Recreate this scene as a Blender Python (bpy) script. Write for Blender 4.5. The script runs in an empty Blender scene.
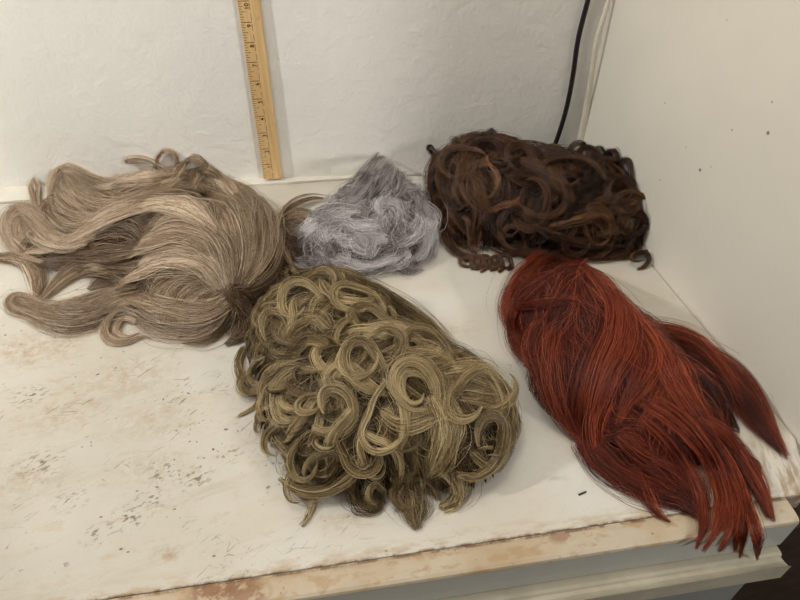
import bpy, math
import numpy as np
from mathutils import Vector

SC = bpy.context.scene
COL = SC.collection
RNG = np.random.default_rng(7)

# ------------------------------------------------------------------ camera
F = 616.0
CAM = np.array([0.0, 0.0, 0.506])
PITCH, YAW = math.radians(42.5), math.radians(8.7)


def ray(px, py):
    u, v = (px - 400) / F, (300 - py) / F
    a = np.array([u, math.cos(PITCH) + v * math.sin(PITCH), -math.sin(PITCH) + v * math.cos(PITCH)])
    c, s = math.cos(-YAW), math.sin(-YAW)
    return np.array([c * a[0] - s * a[1], s * a[0] + c * a[1], a[2]])


def P(px, py, z=0.0):
    d = ray(px, py)
    return CAM + d * (z - CAM[2]) / d[2]


def Py(px, py, y):
    d = ray(px, py)
    return CAM + d * (y - CAM[1]) / d[1]


def wall_y(x):
    return 0.882 - 0.088 * (x + 0.476)


def wall_x(y):
    return 0.400 + (0.805 - y) * 0.072


def Pwall(px, py, off=0.0):
    """point on the back wall, off metres in front of it"""
    d = ray(px, py)
    t = (0.882 - off - 0.088 * 0.476) / (d[1] + 0.088 * d[0])
    return CAM + d * t


cam = bpy.data.cameras.new('camera')
cam.sensor_width = 36
cam.lens = 36 * F / 800
cam.clip_start = 0.01
co = bpy.data.objects.new('camera', cam)
COL.objects.link(co)
co.location = CAM
co.rotation_euler = (math.pi / 2 - PITCH, 0, -YAW)
SC.camera = co


# ------------------------------------------------------------------ objects
def link(name, me, mat=None, parent=None):
    o = bpy.data.objects.new(name, me)
    COL.objects.link(o)
    if mat:
        me.materials.append(mat)
    if parent:
        o.parent = parent
        o.matrix_parent_inverse = parent.matrix_basis.inverted()
    return o


def tag(o, label=None, cat=None, group=None, kind=None):
    for k, v in (('label', label), ('category', cat), ('group', group), ('kind', kind)):
        if v:
            o[k] = v
    return o


def thing(name, label, cat, loc, group=None):
    o = bpy.data.objects.new(name, None)
    COL.objects.link(o)
    o.location = loc
    o.empty_display_size = 0.02
    tag(o, label, cat, group)
    return o


def mesh(name, verts, faces, smooth=False):
    me = bpy.data.meshes.new(name)
    me.from_pydata([tuple(map(float, v)) for v in verts], [], faces)
    me.update()
    if smooth:
        me.polygons.foreach_set('use_smooth', np.ones(len(me.polygons), bool))
    return me


def prism(poly, z0, z1):
    n = len(poly)
    v = [(x, y, z0) for x, y in poly] + [(x, y, z1) for x, y in poly]
    f = [tuple(range(n - 1, -1, -1)), tuple(range(n, 2 * n))]
    f += [(i, (i + 1) % n, n + (i + 1) % n, n + i) for i in range(n)]
    return v, f


def extrude_x(prof, x0, x1, nseg=1):
    """prof: closed (y,z) list, extruded along x"""
    n = len(prof)
    v, f = [], []
    for k in range(nseg + 1):
        x = x0 + (x1 - x0) * k / nseg
        v += [(x, y, z) for y, z in prof]
    for k in range(nseg):
        for i in range(n):
            j = (i + 1) % n
            f.append((k * n + i, k * n + j, (k + 1) * n + j, (k + 1) * n + i))
    f += [tuple(range(n))[::-1], tuple(nseg * n + i for i in range(n))]
    return v, f


def bevel(o, w=0.001, seg=2):
    m = o.modifiers.new('bevel', 'BEVEL')
    m.width = w
    m.segments = seg
    m.limit_method = 'ANGLE'
    return o


# ------------------------------------------------------------------ materials
class NT:
    def __init__(self, name):
        self.m = bpy.data.materials.new(name)
        self.m.use_nodes = True
        self.t = self.m.node_tree
        self.b = self.t.nodes['Principled BSDF']

    def n(self, typ, **kw):
        x = self.t.nodes.new(typ)
        for k, v in kw.items():
            if k.startswith('i_'):
                x.inputs[k[2:].replace('_', ' ')].default_value = v
            else:
                setattr(x, k, v)
        return x

    def l(self, a, b):
        self.t.links.new(a, b)

    def pos(self, sc=(1, 1, 1), rot=(0, 0, 0)):
        g = self.n('ShaderNodeNewGeometry')
        mp = self.n('ShaderNodeMapping')
        mp.inputs['Rotation'].default_value = rot
        self.l(g.outputs['Position'], mp.inputs['Vector'])
        m2 = self.n('ShaderNodeMapping')
        m2.inputs['Scale'].default_value = sc
        self.l(mp.outputs[0], m2.inputs['Vector'])
        return m2.outputs[0]

    def noise(self, vec, scale, detail=4, rough=.55, dist=0):
        x = self.n('ShaderNodeTexNoise')
        x.inputs['Scale'].default_value = scale
        x.inputs['Detail'].default_value = detail
        x.inputs['Roughness'].default_value = rough
        x.inputs['Distortion'].default_value = dist
        self.l(vec, x.inputs['Vector'])
        return x.outputs['Fac']

    def ramp(self, fac, a, b, va=0, vb=1):
        x = self.n('ShaderNodeMapRange')
        x.inputs['From Min'].default_value = a
        x.inputs['From Max'].default_value = b
        x.inputs['To Min'].default_value = va
        x.inputs['To Max'].default_value = vb
        self.l(fac, x.inputs['Value'])
        return x.outputs[0]

    def mul(self, a, b, op='MULTIPLY'):
        x = self.n('ShaderNodeMath', operation=op)
        for i, q in enumerate((a, b)):
            if isinstance(q, (int, float)):
                x.inputs[i].default_value = q
            else:
                self.l(q, x.inputs[i])
        return x.outputs[0]

    def mix(self, fac, a, b):
        x = self.n('ShaderNodeMix', data_type='RGBA')
        if isinstance(fac, (int, float)):
            x.inputs[0].default_value = fac
        else:
            self.l(fac, x.inputs[0])
        for i, q in ((6, a), (7, b)):
            if isinstance(q, tuple):
                x.inputs[i].default_value = (*q, 1)
            else:
                self.l(q, x.inputs[i])
        return x.outputs[2]

    def spot(self, c, r, soft=.5, sc=(1, 1, 1)):
        """1 inside radius r of world point c"""
        g = self.n('ShaderNodeNewGeometry')
        s = self.n('ShaderNodeVectorMath', operation='SUBTRACT')
        s.inputs[1].default_value = tuple(map(float, c))
        self.l(g.outputs['Position'], s.inputs[0])
        m = self.n('ShaderNodeVectorMath', operation='MULTIPLY')
        m.inputs[1].default_value = sc
        self.l(s.outputs[0], m.inputs[0])
        ln = self.n('ShaderNodeVectorMath', operation='LENGTH')
        self.l(m.outputs[0], ln.inputs[0])
        return self.ramp(ln.outputs['Value'], r * (1 - soft), r, 1, 0)

    def bump(self, h, strength=.3, dist=.002):
        x = self.n('ShaderNodeBump')
        x.inputs['Strength'].default_value = strength
        x.inputs['Distance'].default_value = dist
        self.l(h, x.inputs['Height'])
        self.l(x.outputs[0], self.b.inputs['Normal'])

    def color(self, c):
        if isinstance(c, tuple):
            self.b.inputs['Base Color'].default_value = (*c, 1)
        else:
            self.l(c, self.b.inputs['Base Color'])

    def set(self, rough=.6, spec=.3):
        self.b.inputs['Roughness'].default_value = rough
        self.b.inputs['Specular IOR Level'].default_value = spec


def lin(r, g, b):
    f = lambda c: (c / 255 / 12.92) if c <= 10 else ((c / 255 + .055) / 1.055) ** 2.4
    return (f(r), f(g), f(b))


def mat_plaster(name, col, specks=(), lump=1.0):
    t = NT(name)
    p = t.pos()
    big = t.noise(p, 5, 3)
    c = t.mix(t.ramp(big, .3, .7), col, tuple(x * .93 for x in col))
    fine = t.noise(p, 180, 4, .6)
    mid = t.noise(p, 34, 5, .5, .8)
    ridge = t.ramp(t.noise(p, 22, 2, .5, .6), .60, .80)
    h = t.mul(t.mul(mid, .7), t.mul(t.mul(fine, .25), t.mul(ridge, .22), 'ADD'), 'ADD')
    for (pt, r, k) in specks:
        c = t.mix(t.mul(t.spot(pt, r, .6), k), c, lin(105, 80, 55))
    t.color(c)
    t.set(.62, .25)
    t.bump(h, .5 * lump, .0035)
    return t.m


def mat_counter():
    t = NT('chipped_cream_paint')
    p = t.pos()
    base = lin(196, 192, 182)
    dirty = lin(186, 178, 162)
    brown = lin(128, 98, 66)
    pink = lin(192, 174, 158)
    grey = lin(120, 112, 98)
    c = t.mix(t.ramp(t.noise(p, 4.5, 4), .42, .66), base, dirty)
    c = t.mix(t.mul(t.ramp(t.noise(t.pos((1, 1.6, 1)), 9, 5, .65, .6), .52, .68), .5), c, pink)
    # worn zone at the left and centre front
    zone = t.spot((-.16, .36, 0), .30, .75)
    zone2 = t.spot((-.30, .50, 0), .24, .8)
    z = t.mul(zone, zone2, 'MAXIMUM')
    falloff = t.mul(t.spot((-.37, .22, 0), .40, .85), t.ramp(t.noise(p, 7, 4), .3, .6, .6, 1))  # patchy greyer front left: light fall-off put into the paint colour
    c = t.mix(t.mul(falloff, .85), c, lin(154, 147, 132))
    # scratches, mostly along one diagonal
    for rot, sc, th, k in ((-.75, (38, 330, 1), .63, .9), (-.35, (44, 360, 1), .64, .75), (.12, (20, 300, 1), .655, .6), (-1.25, (44, 330, 1), .655, .6), (.7, (50, 380, 1), .66, .5)):
        s = t.noise(t.pos(sc, (0, 0, rot)), 1.0, 3, .55)
        m = t.mul(t.ramp(s, th, th + .03), t.ramp(t.noise(p, 15, 3), .49, .6))
        c = t.mix(t.mul(t.mul(m, t.mul(z, .10, 'ADD')), k), c, grey)
    smear = t.mul(t.ramp(t.noise(t.pos((8, 46, 1), (0, 0, -.25)), 1, 5, .7), .54, .70), z)
    c = t.mix(t.mul(smear, .32), c, lin(150, 136, 112))
    # dark pits
    pit = t.ramp(t.noise(p, 170, 2, .4), .67, .72)
    pm = t.mul(t.mul(pit, t.ramp(t.noise(p, 17, 2), .48, .6)), t.mul(z, .10, 'ADD'))
    c = t.mix(t.mul(pm, .8), c, lin(85, 78, 62))
    # rubbed brownish patches
    rub = t.mul(t.ramp(t.noise(t.pos((1, 2.2, 1)), 26, 5, .7), .56, .70), z)
    c = t.mix(t.mul(rub, .5), c, lin(165, 140, 105))
    # named dings
    for px, py, r in ((121, 549, .0022), (128, 552, .0016), (204, 458, .0016), (214, 556, .002), (101, 517, .0018), (157, 487, .002),
                      (96, 531, .0018), (386, 551, .0016), (454, 252, .0014), (126, 516, .002), (137, 491, .0016), (160, 478, .0018)):
        c = t.mix(t.mul(t.spot(P(px, py), r, .6, (1, 1.7, 1)), .85), c, lin(70, 64, 52))
    for px, py, r, k in ((165, 554, .018, .8), (272, 428, .04, .4), (127, 378, .07, .42), (345, 520, .03, .35), (30, 350, .07, .55), (60, 415, .06, .4), (20, 480, .06, .4), (150, 470, .05, .3), (150, 420, .06, .3), (455, 330, .04, .25)):
        m = t.mul(t.spot(P(px, py), r, .9, (1, 1.7, 1)), t.ramp(t.noise(p, 90, 4, .7), .42, .6))
        c = t.mix(t.mul(m, k), c, lin(150, 118, 82))
    for px, py, r in ((163, 472, .022), (130, 518, .022), (98, 535, .018), (40, 465, .03), (150, 500, .02), (195, 478, .022), (70, 500, .02), (30, 395, .025), (230, 455, .016)):
        m = t.mul(t.spot(P(px, py), r, .9, (1, 1.3, 1)), t.ramp(t.noise(t.pos((1, 1.8, 1), (0, 0, -.4)), 150, 3, .55), .54, .60))
        c = t.mix(t.mul(m, .85), c, lin(96, 88, 70))
    # brown chipped zone along the front seam
    sy = t.n('ShaderNodeSeparateXYZ')
    g = t.n('ShaderNodeNewGeometry')
    t.l(g.outputs['Position'], sy.inputs[0])
    band = t.mul(t.ramp(sy.outputs['Y'], .2365, .250, 1, 0), t.ramp(t.noise(t.pos((1, 3, 1)), 30, 5, .7), .46, .60))
    c = t.mix(t.mul(band, .6), c, lin(158, 130, 94))
    seam = t.mul(t.ramp(sy.outputs['Y'], .2362, .2345), t.ramp(t.noise(p, 55, 4, .7), .44, .56))
    c = t.mix(t.mul(seam, .75), c, lin(100, 72, 46))
    # rubbed wood at the right front corner
    rc = t.mul(t.spot((.40, .25, 0), .07, .9), t.ramp(t.noise(t.pos((120, 26, 1), (0, 0, .3)), 1, 4, .6), .47, .58))
    c = t.mix(t.mul(rc, .75), c, lin(140, 112, 78))
    t.color(c)
    t.set(.42, .35)
    h = t.mul(t.mul(t.noise(p, 40, 5, .6), .5), t.mul(t.mul(pm, -1.0), t.mul(t.noise(p, 260, 3), .12), 'ADD'), 'ADD')
    t.bump(h, .45, .0025)
    return t.m


def mat_lip():
    t = NT('worn_cream_edge_paint')
    p = t.pos()
    base = lin(176, 163, 142)
    c = t.mix(t.ramp(t.noise(p, 11, 4), .4, .65), base, lin(164, 142, 112))
    chips = t.mul(t.ramp(t.noise(t.pos((1, 2, 1)), 42, 5, .65), .52, .60), .65)
    c = t.mix(chips, c, lin(158, 130, 96))
    dark = t.ramp(t.noise(p, 120, 3, .5), .68, .74)
    c = t.mix(t.mul(dark, .7), c, lin(96, 70, 46))
    for px, py, r, k in ((214, 590, .026, .9), (238, 582, .02, .7), (560, 534, .016, .6), (250, 594, .02, .7)):
        m = t.mul(t.spot(P(px, py), r, .5, (1, 1.6, 1)), t.ramp(t.noise(p, 85, 4, .6), .40, .5))
        c = t.mix(t.mul(m, k), c, lin(122, 86, 58))
    sy = t.n('ShaderNodeSeparateXYZ')
    g = t.n('ShaderNodeNewGeometry')
    t.l(g.outputs['Position'], sy.inputs[0])
    band = t.mul(t.ramp(sy.outputs['Y'], .2325, .226, 1, 0), t.ramp(t.noise(t.pos((1, 3, 1)), 36, 5, .7), .48, .60))
    c = t.mix(t.mul(band, .6), c, lin(150, 122, 86))
    seam = t.mul(t.ramp(sy.outputs['Y'], .2300, .2316), t.ramp(t.noise(p, 60, 4, .7), .42, .55))
    c = t.mix(t.mul(seam, .8), c, lin(92, 66, 42))
    # the front board is painted grey
    face = t.mul(t.ramp(sy.outputs['Z'], -.0035, -.006), t.ramp(sy.outputs['Y'], .2085, .2135, 1, 0))
    gm = t.mul(t.ramp(sy.outputs['Z'], -.005, -.0065), 1.0)
    c = t.mix(gm, c, lin(170, 168, 159))
    t.color(c)
    t.set(.45, .35)
    t.bump(t.noise(p, 60, 5, .6), .5, .002)
    return t.m


def mat_simple(name, col, rough=.5, spec=.3, var=.08, scale=30, bump=.2):
    t = NT(name)
    p = t.pos()
    c = t.mix(t.ramp(t.noise(p, scale, 4), .35, .65), col, tuple(x * (1 - var) for x in col))
    t.color(c)
    t.set(rough, spec)
    if bump:
        t.bump(t.noise(p, scale * 3, 4), bump, .001)
    return t.m


def mat_wood():
    t = NT('yellow_varnished_wood')
    p = t.pos((1, 1, .05))
    g = t.noise(p, 260, 4, .6)
    c = t.mix(t.ramp(g, .35, .68), lin(226, 192, 140), lin(204, 166, 112))
    c = t.mix(t.mul(t.ramp(t.noise(t.pos(), 45, 3), .62, .75), .4), c, lin(165, 115, 65))
    t.color(c)
    t.set(.4, .4)
    return t.m


def mat_hair(name, rough=.42, spec=.5):
    t = NT(name)
    a = t.n('ShaderNodeAttribute', attribute_name='strand_colour')
    t.l(a.outputs['Color'], t.b.inputs['Base Color'])
    t.set(rough, spec)
    return t.m


# ------------------------------------------------------------------ hair tools
def spline(pts, n):
    """Catmull-Rom through pts (k,d), resampled to n by arc length"""
    p = np.asarray(pts, float)
    if len(p) == 2:
        s = np.linspace(0, 1, n)[:, None]
        return p[0] * (1 - s) + p[1] * s
    q = np.vstack([2 * p[0] - p[1], p, 2 * p[-1] - p[-2]])
    out = []
    for i in range(1, len(q) - 2):
        t = np.linspace(0, 1, 14, endpoint=False)[:, None]
        a, b, c, d = q[i - 1], q[i], q[i + 1], q[i + 2]
        out.append(.5 * (2 * b + (c - a) * t + (2 * a - 5 * b + 4 * c - d) * t ** 2 + (3 * b - a - 3 * c + d) * t ** 3))
    out.append(p[-1][None])
    w = np.vstack(out)
    s = np.r_[0, np.cumsum(np.linalg.norm(np.diff(w[:, :3], axis=0), axis=1))]
    u = np.linspace(0, s[-1], n)
    return np.stack([np.interp(u, s, w[:, k]) for k in range(w.shape[1])], 1)


def norm(a):
    return a / np.maximum(np.linalg.norm(a, axis=-1, keepdims=True), 1e-9)


class Hair:
    """collects strands, builds one mesh of thin three-sided fibres"""
    def __init__(self):
        self.p, self.r, self.c = [], [], []

    def add(self, pts, rad, col):
        """pts (S,m,3)  rad (S,m)  col (S,m,3)"""
        self.p.append(pts), self.r.append(rad), self.c.append(col)

    def build(self, name, mat, parent):
        V, Q, C = [], [], []
        base = 0
        for p, r, c in zip(self.p, self.r, self.c):
            S, m, _ = p.shape
            T = norm(np.gradient(p, axis=1))
            ref = np.array([0.31, 0.22, 0.92])
            A = np.cross(T, ref)
            A = norm(A)
            B = np.cross(T, A)
            ring = []
            for k in range(3):
                th = 2 * math.pi * k / 3
                ring.append(p + (A * math.cos(th) + B * math.sin(th)) * r[..., None])
            v = np.stack(ring, 2).reshape(-1, 3)
            idx = base + np.arange(S * m * 3).reshape(S, m, 3)
            a = idx[:, :-1, :]
            b = idx[:, 1:, :]
            q = np.stack([a, np.roll(a, -1, 2), np.roll(b, -1, 2), b], -1).reshape(-1, 4)
            V.append(v), Q.append(q), C.append(np.repeat(c.reshape(-1, 3), 3, 0))
            base += S * m * 3
        V, Q, C = np.vstack(V), np.vstack(Q), np.vstack(C)
        V[:, 2] = np.where((V[:, 1] > .209) & (V[:, 2] > -.01), np.maximum(V[:, 2], .0006), V[:, 2])
        me = bpy.data.meshes.new(name)
        me.vertices.add(len(V))
        me.vertices.foreach_set('co', V.astype(np.float32).ravel())
        me.loops.add(Q.size)
        me.loops.foreach_set('vertex_index', Q.astype(np.int32).ravel())
        me.polygons.add(len(Q))
        me.polygons.foreach_set('loop_start', (np.arange(len(Q)) * 4).astype(np.int32))
        me.polygons.foreach_set('use_smooth', np.ones(len(Q), bool))
        at = me.attributes.new('strand_colour', 'FLOAT_COLOR', 'POINT')
        at.data.foreach_set('color', np.c_[C, np.ones(len(C))].astype(np.float32).ravel())
        me.update(calc_edges=True)
        return link(name, me, mat, parent)


class Wig:
    def __init__(self, name, label, bumps, pal, base, rad=.0002, matname='hair', rough=.34, spec=.45, seed=1, capcol=None, group=None):
        """bumps: (px,py,rx,ry,rot,H) with px,py the spot on the counter under the bump's centre"""
        self.rng = np.random.default_rng(seed)
        self.b = []
        for (px, py, rx, ry, rot, H) in bumps:
            c = P(px, py)
            self.b.append((c[0], c[1], rx, ry, rot, H))
        self.pal = [np.array(lin(*c)) for c in pal]      # dark, mid, light
        self.rad = rad
        self.mat = mat_hair(matname, rough, spec)
        self.root = thing(name, label, 'wig', tuple(P(*base)), group)
        self.box()
        self.cap(capcol or tuple(self.pal[0] * .9))  # cap colour darkened to paint shade into gaps in the hair

    def h(self, x, y):
        s = np.zeros(np.broadcast(x, y).shape)
        for (cx, cy, rx, ry, rot, H) in self.b:
            c, sn = math.cos(rot), math.sin(rot)
            u = ((x - cx) * c + (y - cy) * sn) / rx
            v = (-(x - cx) * sn + (y - cy) * c) / ry
            q = np.clip(1 - u * u - v * v, 0, 1)
            s = s + (H * q ** .55) ** 5
        return s ** .2

    def grad(self, x, y, e=.002):
        return ((self.h(x + e, y) - self.h(x - e, y)) / (2 * e), (self.h(x, y + e) - self.h(x, y - e)) / (2 * e))

    def normal(self, x, y):
        gx, gy = self.grad(np.asarray(x), np.asarray(y), .005)
        n = np.array([-np.clip(gx, -2, 2), -np.clip(gy, -2, 2), 1.0])
        return n / np.linalg.norm(n)

    def box(self):
        x0 = min(b[0] - max(b[2], b[3]) for b in self.b)
        x1 = max(b[0] + max(b[2], b[3]) for b in self.b)
        y0 = min(b[1] - max(b[2], b[3]) for b in self.b)
        y1 = max(b[1] + max(b[2], b[3]) for b in self.b)
        self.bb = (x0, x1, y0, y1)

    def cap(self, col):
        x0, x1, y0, y1 = self.bb
        st = .004
        xs, ys = np.arange(x0, x1, st), np.arange(y0, y1, st)
        X, Y = np.meshgrid(xs, ys)
        Z = self.h(X, Y)
        ok = Z > .004
        cell = ok[:-1, :-1] & ok[1:, :-1] & ok[:-1, 1:] & ok[1:, 1:]
        idx = -np.ones(X.shape, int)
        need = np.zeros(X.shape, bool)
        need[:-1, :-1] |= cell; need[1:, :-1] |= cell; need[:-1, 1:] |= cell; need[1:, 1:] |= cell
        idx[need] = np.arange(need.sum())
        v = np.c_[X[need], Y[need], np.maximum(Z[need] - .003, .001)]
        f = [(idx[j, i], idx[j, i + 1], idx[j + 1, i + 1], idx[j + 1, i]) for j, i in zip(*np.where(cell))]
        f = [tuple(int(k) for k in q) for q in f]
        me = mesh('wig_cap', v, f, True)
        self.capmat = mat_simple('wig_cap_net_' + self.root.name, col, .85, .05, .4, 400, .6)
        o = link('wig_cap', me, self.capmat, self.root)
        return o

    # -- colours
    def col(self, S, m, shade=None, tipfade=0.0, spread=1.0):
        """per-strand colours; shade 0 dark .. 1 light mixes dye tone with light and shade painted into the lock"""
        k = self.rng.normal(.5 if shade is None else shade, .17 * spread, (S, 1, 1))
        k = k + np.linspace(-.5, .5, m)[None, :, None] * tipfade
        k = np.clip(k, 0, 1)
        d, mi, l = self.pal
        lo = d + (mi - d) * np.clip(k * 2, 0, 1)
        c = lo + (l - mi) * np.clip(k * 2 - 1, 0, 1)
        return c * self.rng.uniform(.9, 1.1, (S, 1, 1))

    def drape(self, px, py, off):
        """the point seen at that pixel, off metres above the heap or the counter"""
        d = ray(px, py)
        t0 = (.16 - CAM[2]) / d[2]
        t1 = (off - CAM[2]) / d[2]
        t = np.linspace(t0, t1, 400)
        X = CAM[None] + d[None] * t[:, None]
        hh = np.maximum(self.h(X[:, 0], X[:, 1]), 0) + off
        k = np.argmax(X[:, 2] <= hh + 1e-9)
        q = X[k]
        if q[1] < .204:
            q = Py(px, py, .204 - off)
        wy = wall_y(q[0]) - .004
        if q[1] > wy:
            q = Pwall(px, py, .006)
        wx = wall_x(q[1]) - .006
        if q[0] > wx:
            t = (0.400 - .006 + .805 * .072) / (d[0] + .072 * d[1])
            q = CAM + d * t
        return q

    # -- strands following a guide
    def strands(self, H, g, w, t, S, prof=None, shade=None, wob=1.0, clumps=None, ends=.18, rad=None, tipfade=0.0, wmul=None):
        rng = self.rng
        m = len(g)
        T = norm(np.gradient(g, axis=0))
        up = np.array([.05, -.25, 1.0])
        side = np.cross(T, up)
        side = norm(side + 1e-4)
        for i in range(1, m):
            if np.dot(side[i], side[i - 1]) < 0:
                side[i] = -side[i]
        for _ in range(3):
            side[1:-1] = norm(side[:-2] + 2 * side[1:-1] + side[2:])
        bn = np.cross(side, T)
        s = np.linspace(0, 1, m)
        if prof is None:
            prof = (.55 + .45 * np.sin(np.pi * np.clip(s * 1.1, 0, 1)) ** .7) * (1 - .55 * np.clip((s - .72) / .28, 0, 1) ** 1.5)
        if wmul is not None:
            prof = prof * wmul
        S = int(S * 2.2)
        clumps = clumps or max(3, S // 9)
        ang = rng.uniform(0, 2 * np.pi, clumps)
        rr = np.sqrt(rng.uniform(0, 1, clumps))
        cu, cv = rr * np.cos(ang), rr * np.sin(ang)
        ci = rng.integers(0, clumps, S)
        sp = np.where(rng.uniform(0, 1, S) < .16, .6, .22)
        u = cu[ci] + rng.normal(0, 1, S) * sp
        v = cv[ci] + rng.normal(0, 1, S) * sp
        sh_c = rng.normal(0, .18, clumps)
        ph = rng.uniform(0, 2 * np.pi, (clumps, 4))[ci] + rng.normal(0, .55, (S, 4))
        fr = rng.uniform(.6, 1.6, (clumps, 2))[ci]
        e0 = rng.uniform(0, ends * .4, S)
        e1 = 1 - rng.uniform(0, 1, S) ** 1.6 * ends
        ss = e0[:, None] + (e1 - e0)[:, None] * s[None]
        fi = ss * (m - 1)
        i0 = np.clip(fi.astype(int), 0, m - 2)
        fx = (fi - i0)[..., None]
        lerp = lambda a: a[i0] * (1 - fx) + a[i0 + 1] * fx
        G, Sd, B = lerp(g), lerp(side), lerp(bn)
        pf = lerp(prof[:, None])[..., 0]
        wu = u[:, None] + wob * .22 * np.sin(ss * 2 * np.pi * fr[:, :1] + ph[:, :1]) + wob * .10 * np.sin(ss * 13 + ph[:, 1:2])
        wv = v[:, None] + wob * .22 * np.sin(ss * 2 * np.pi * fr[:, 1:] + ph[:, 2:3]) + wob * .10 * np.sin(ss * 15 + ph[:, 3:4])
        pts = G + Sd * (wu * pf * w)[..., None] + B * (wv * pf * t)[..., None]
        on = (pts[..., 1] > .209) & (pts[..., 2] > -.012)
        pts[..., 2] = np.where(on, np.maximum(pts[..., 2], .0012 + .0016 * rng.uniform(0, 1, (S, 1))), pts[..., 2])
        r = (rad or self.rad) * rng.uniform(.7, 1.25, S)[:, None] * (1 - .65 * s[None] ** 3)
        k = (.5 if shade is None else shade) + sh_c[ci]
        c = self.colk(k, S, m, tipfade)
        H.add(pts, r, c)

    def colk(self, k, S, m, tipfade=0.0):  # k carries dye tone plus highlights and shade painted into strands
        k = k[:, None, None] + self.rng.normal(0, .17, (S, 1, 1))
        k = np.clip(k + np.linspace(-.5, .5, m)[None, :, None] * tipfade, 0, 1)
        d, mi, l = self.pal
        return (d + (mi - d) * np.clip(k * 2, 0, 1) + (l - mi) * np.clip(k * 2 - 1, 0, 1)) * self.rng.uniform(.9, 1.1, (S, 1, 1))

    def lock(self, pts, w=.010, t=.004, S=90, shade=None, m=26, name='lock', H=None, **kw):
        """pts: (px,py,off_mm[,width factor])"""
        a = [np.r_[self.drape(q[0], q[1], q[2] / 1000), q[3] if len(q) > 3 else 1.0] for q in pts]
        g = spline(np.array(a), m)
        own = H is None
        H = H or Hair()
        self.strands(H, g[:, :3], w, t, S, shade=shade, wmul=g[:, 3], **kw)
        if own:
            return H.build(name, self.mat, self.root)

    def ring_guide(self, c, axis, r0, r1, turns, a0, m, lift=.004, squash=1.0, tail=0.0):
        axis = axis / np.linalg.norm(axis)
        x = np.cross(axis, [0, 1, .3]); x = x / np.linalg.norm(x)
        y = np.cross(axis, x)
        s = np.linspace(0, 1, m)
        a = a0 + turns * 2 * np.pi * s
        r = r0 + (r1 - r0) * s
        r = r * (1 + tail * np.clip(1 - s * 3.5, 0, 1) ** 2)
        f1, f2, f3 = self.rng.uniform(0, 6.28, 3)
        r = r * (1 + .13 * np.sin(2 * a + f1) + .08 * np.sin(1.3 * a + f2))
        squash = squash * self.rng.uniform(.72, 1.0)
        th = f3
        x, y = x * math.cos(th) + y * math.sin(th), y * math.cos(th) - x * math.sin(th)
        a = a - th
        return c[None] + x[None] * (r * np.cos(a))[:, None] + y[None] * (r * np.sin(a) * squash)[:, None] + axis[None] * ((s - .5) * lift)[:, None]

    def curl(self, px, py, rpx, a0=0, turns=1.3, w=.006, t=.003, S=70, shade=None, off=.006, face=.5, r1=.75, tail=.6, m=30, squash=1.0, lift=.006, name='curl', **kw):
        c = self.drape(px, py, off)
        n = self.normal(c[0], c[1])
        tocam = norm(CAM - c)
        ax = norm(n * (1 - face) + tocam * face)
        r = rpx * np.linalg.norm(CAM - c) / F
        g = self.ring_guide(c, ax, r, r * r1, turns, a0, m, lift, squash, tail)
        H = Hair()
        self.strands(H, g, w, t, S, shade=shade, **kw)
        return H.build(name, self.mat, self.root)

    def curl_at(self, H, x, y, r, a0, turns, w, t, S, shade=None, off=.004, tilt=.5, r1=.7, m=26, tail=.6, lift=.006, **kw):
        z = float(self.h(np.array(x), np.array(y)))
        n = self.normal(x, y)
        ax = norm(n + self.rng.normal(0, tilt, 3))
        c = np.array([x, y, z]) + n * off
        c[2] = max(c[2], r * .35 * (1 - abs(ax[2])) + .003)
        g = self.ring_guide(c, ax, r, r * r1, turns, a0, m, lift, 1.0, tail)
        g[:, 2] = np.maximum(g[:, 2], .002)
        g[:, 1] = np.minimum(g[:, 1], wall_y(g[:, 0]) - .004)
        g[:, 0] = np.minimum(g[:, 0], wall_x(g[:, 1]) - .004)
        self.strands(H, g, w, t, S, shade=shade, **kw)

    def waves(self, n, arrows, L=(.06, .10), w=.007, t=.003, S=60, shade=(.2, .8), lift=(.002, .010), hook=(.007, .014), bend=.035, name='lock', m=34, edge=.02, starts=None, jit=.6):
        """locks that follow the lie of the hair, bend, and end in a hooked curl"""
        rng = self.rng
        A = np.array([np.r_[self.drape(a[0], a[1], 0)[:2], self.drape(a[2], a[3], 0)[:2]] for a in arrows])
        C, D = (A[:, :2] + A[:, 2:]) / 2, norm(A[:, 2:] - A[:, :2])
        q = self.inside(n, edge) if starts is None else starts
        for (x, y) in q:
            wt = 1.0 / (((x - C[:, 0]) ** 2 + (y - C[:, 1]) ** 2) + 1e-4) ** 2
            d = (wt[:, None] * D).sum(0)
            a = math.atan2(d[1], d[0]) + rng.normal(0, jit)
            sg = rng.choice((-1, 1))
            ln = rng.uniform(*L)
            rb, rh = bend * rng.uniform(.7, 1.6), rng.uniform(*hook)
            lf = rng.uniform(*lift)
            k0 = rng.uniform(.3, .55)
            rev = rng.uniform() < .45
            x -= math.cos(a) * ln * .3; y -= math.sin(a) * ln * .3
            g = []
            for i in range(m):
                u = i / (m - 1)
                f = np.clip((u - k0) / (1 - k0), 0, 1)
                kap = sg * ((-1 if rev and u < k0 else 1) * (1 - f) / rb + f ** 1.3 / rh)
                h = float(self.h(np.array(x), np.array(y)))
                up = lf * (math.sin(math.pi * min(u * 1.15, 1)) * .8 + .2) + f * .005
                g.append((x, y, max(h + up, .002)))
                gx, gy = self.grad(np.array(x), np.array(y))
                sl = np.clip(gx * math.cos(a) + gy * math.sin(a), -3, 3)
                ds = ln / m / math.sqrt(1 + sl * sl) * min(max((h + .004) / .014, .12), 1)
                a += kap * ln / m
                x += math.cos(a) * ds; y += math.sin(a) * ds
                y = min(y, wall_y(x) - .005); x = min(x, wall_x(y) - .005)
            g = np.array(g)
            for _ in range(2):
                g[1:-1] = (g[:-2] + 2 * g[1:-1] + g[2:]) / 4
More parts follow.
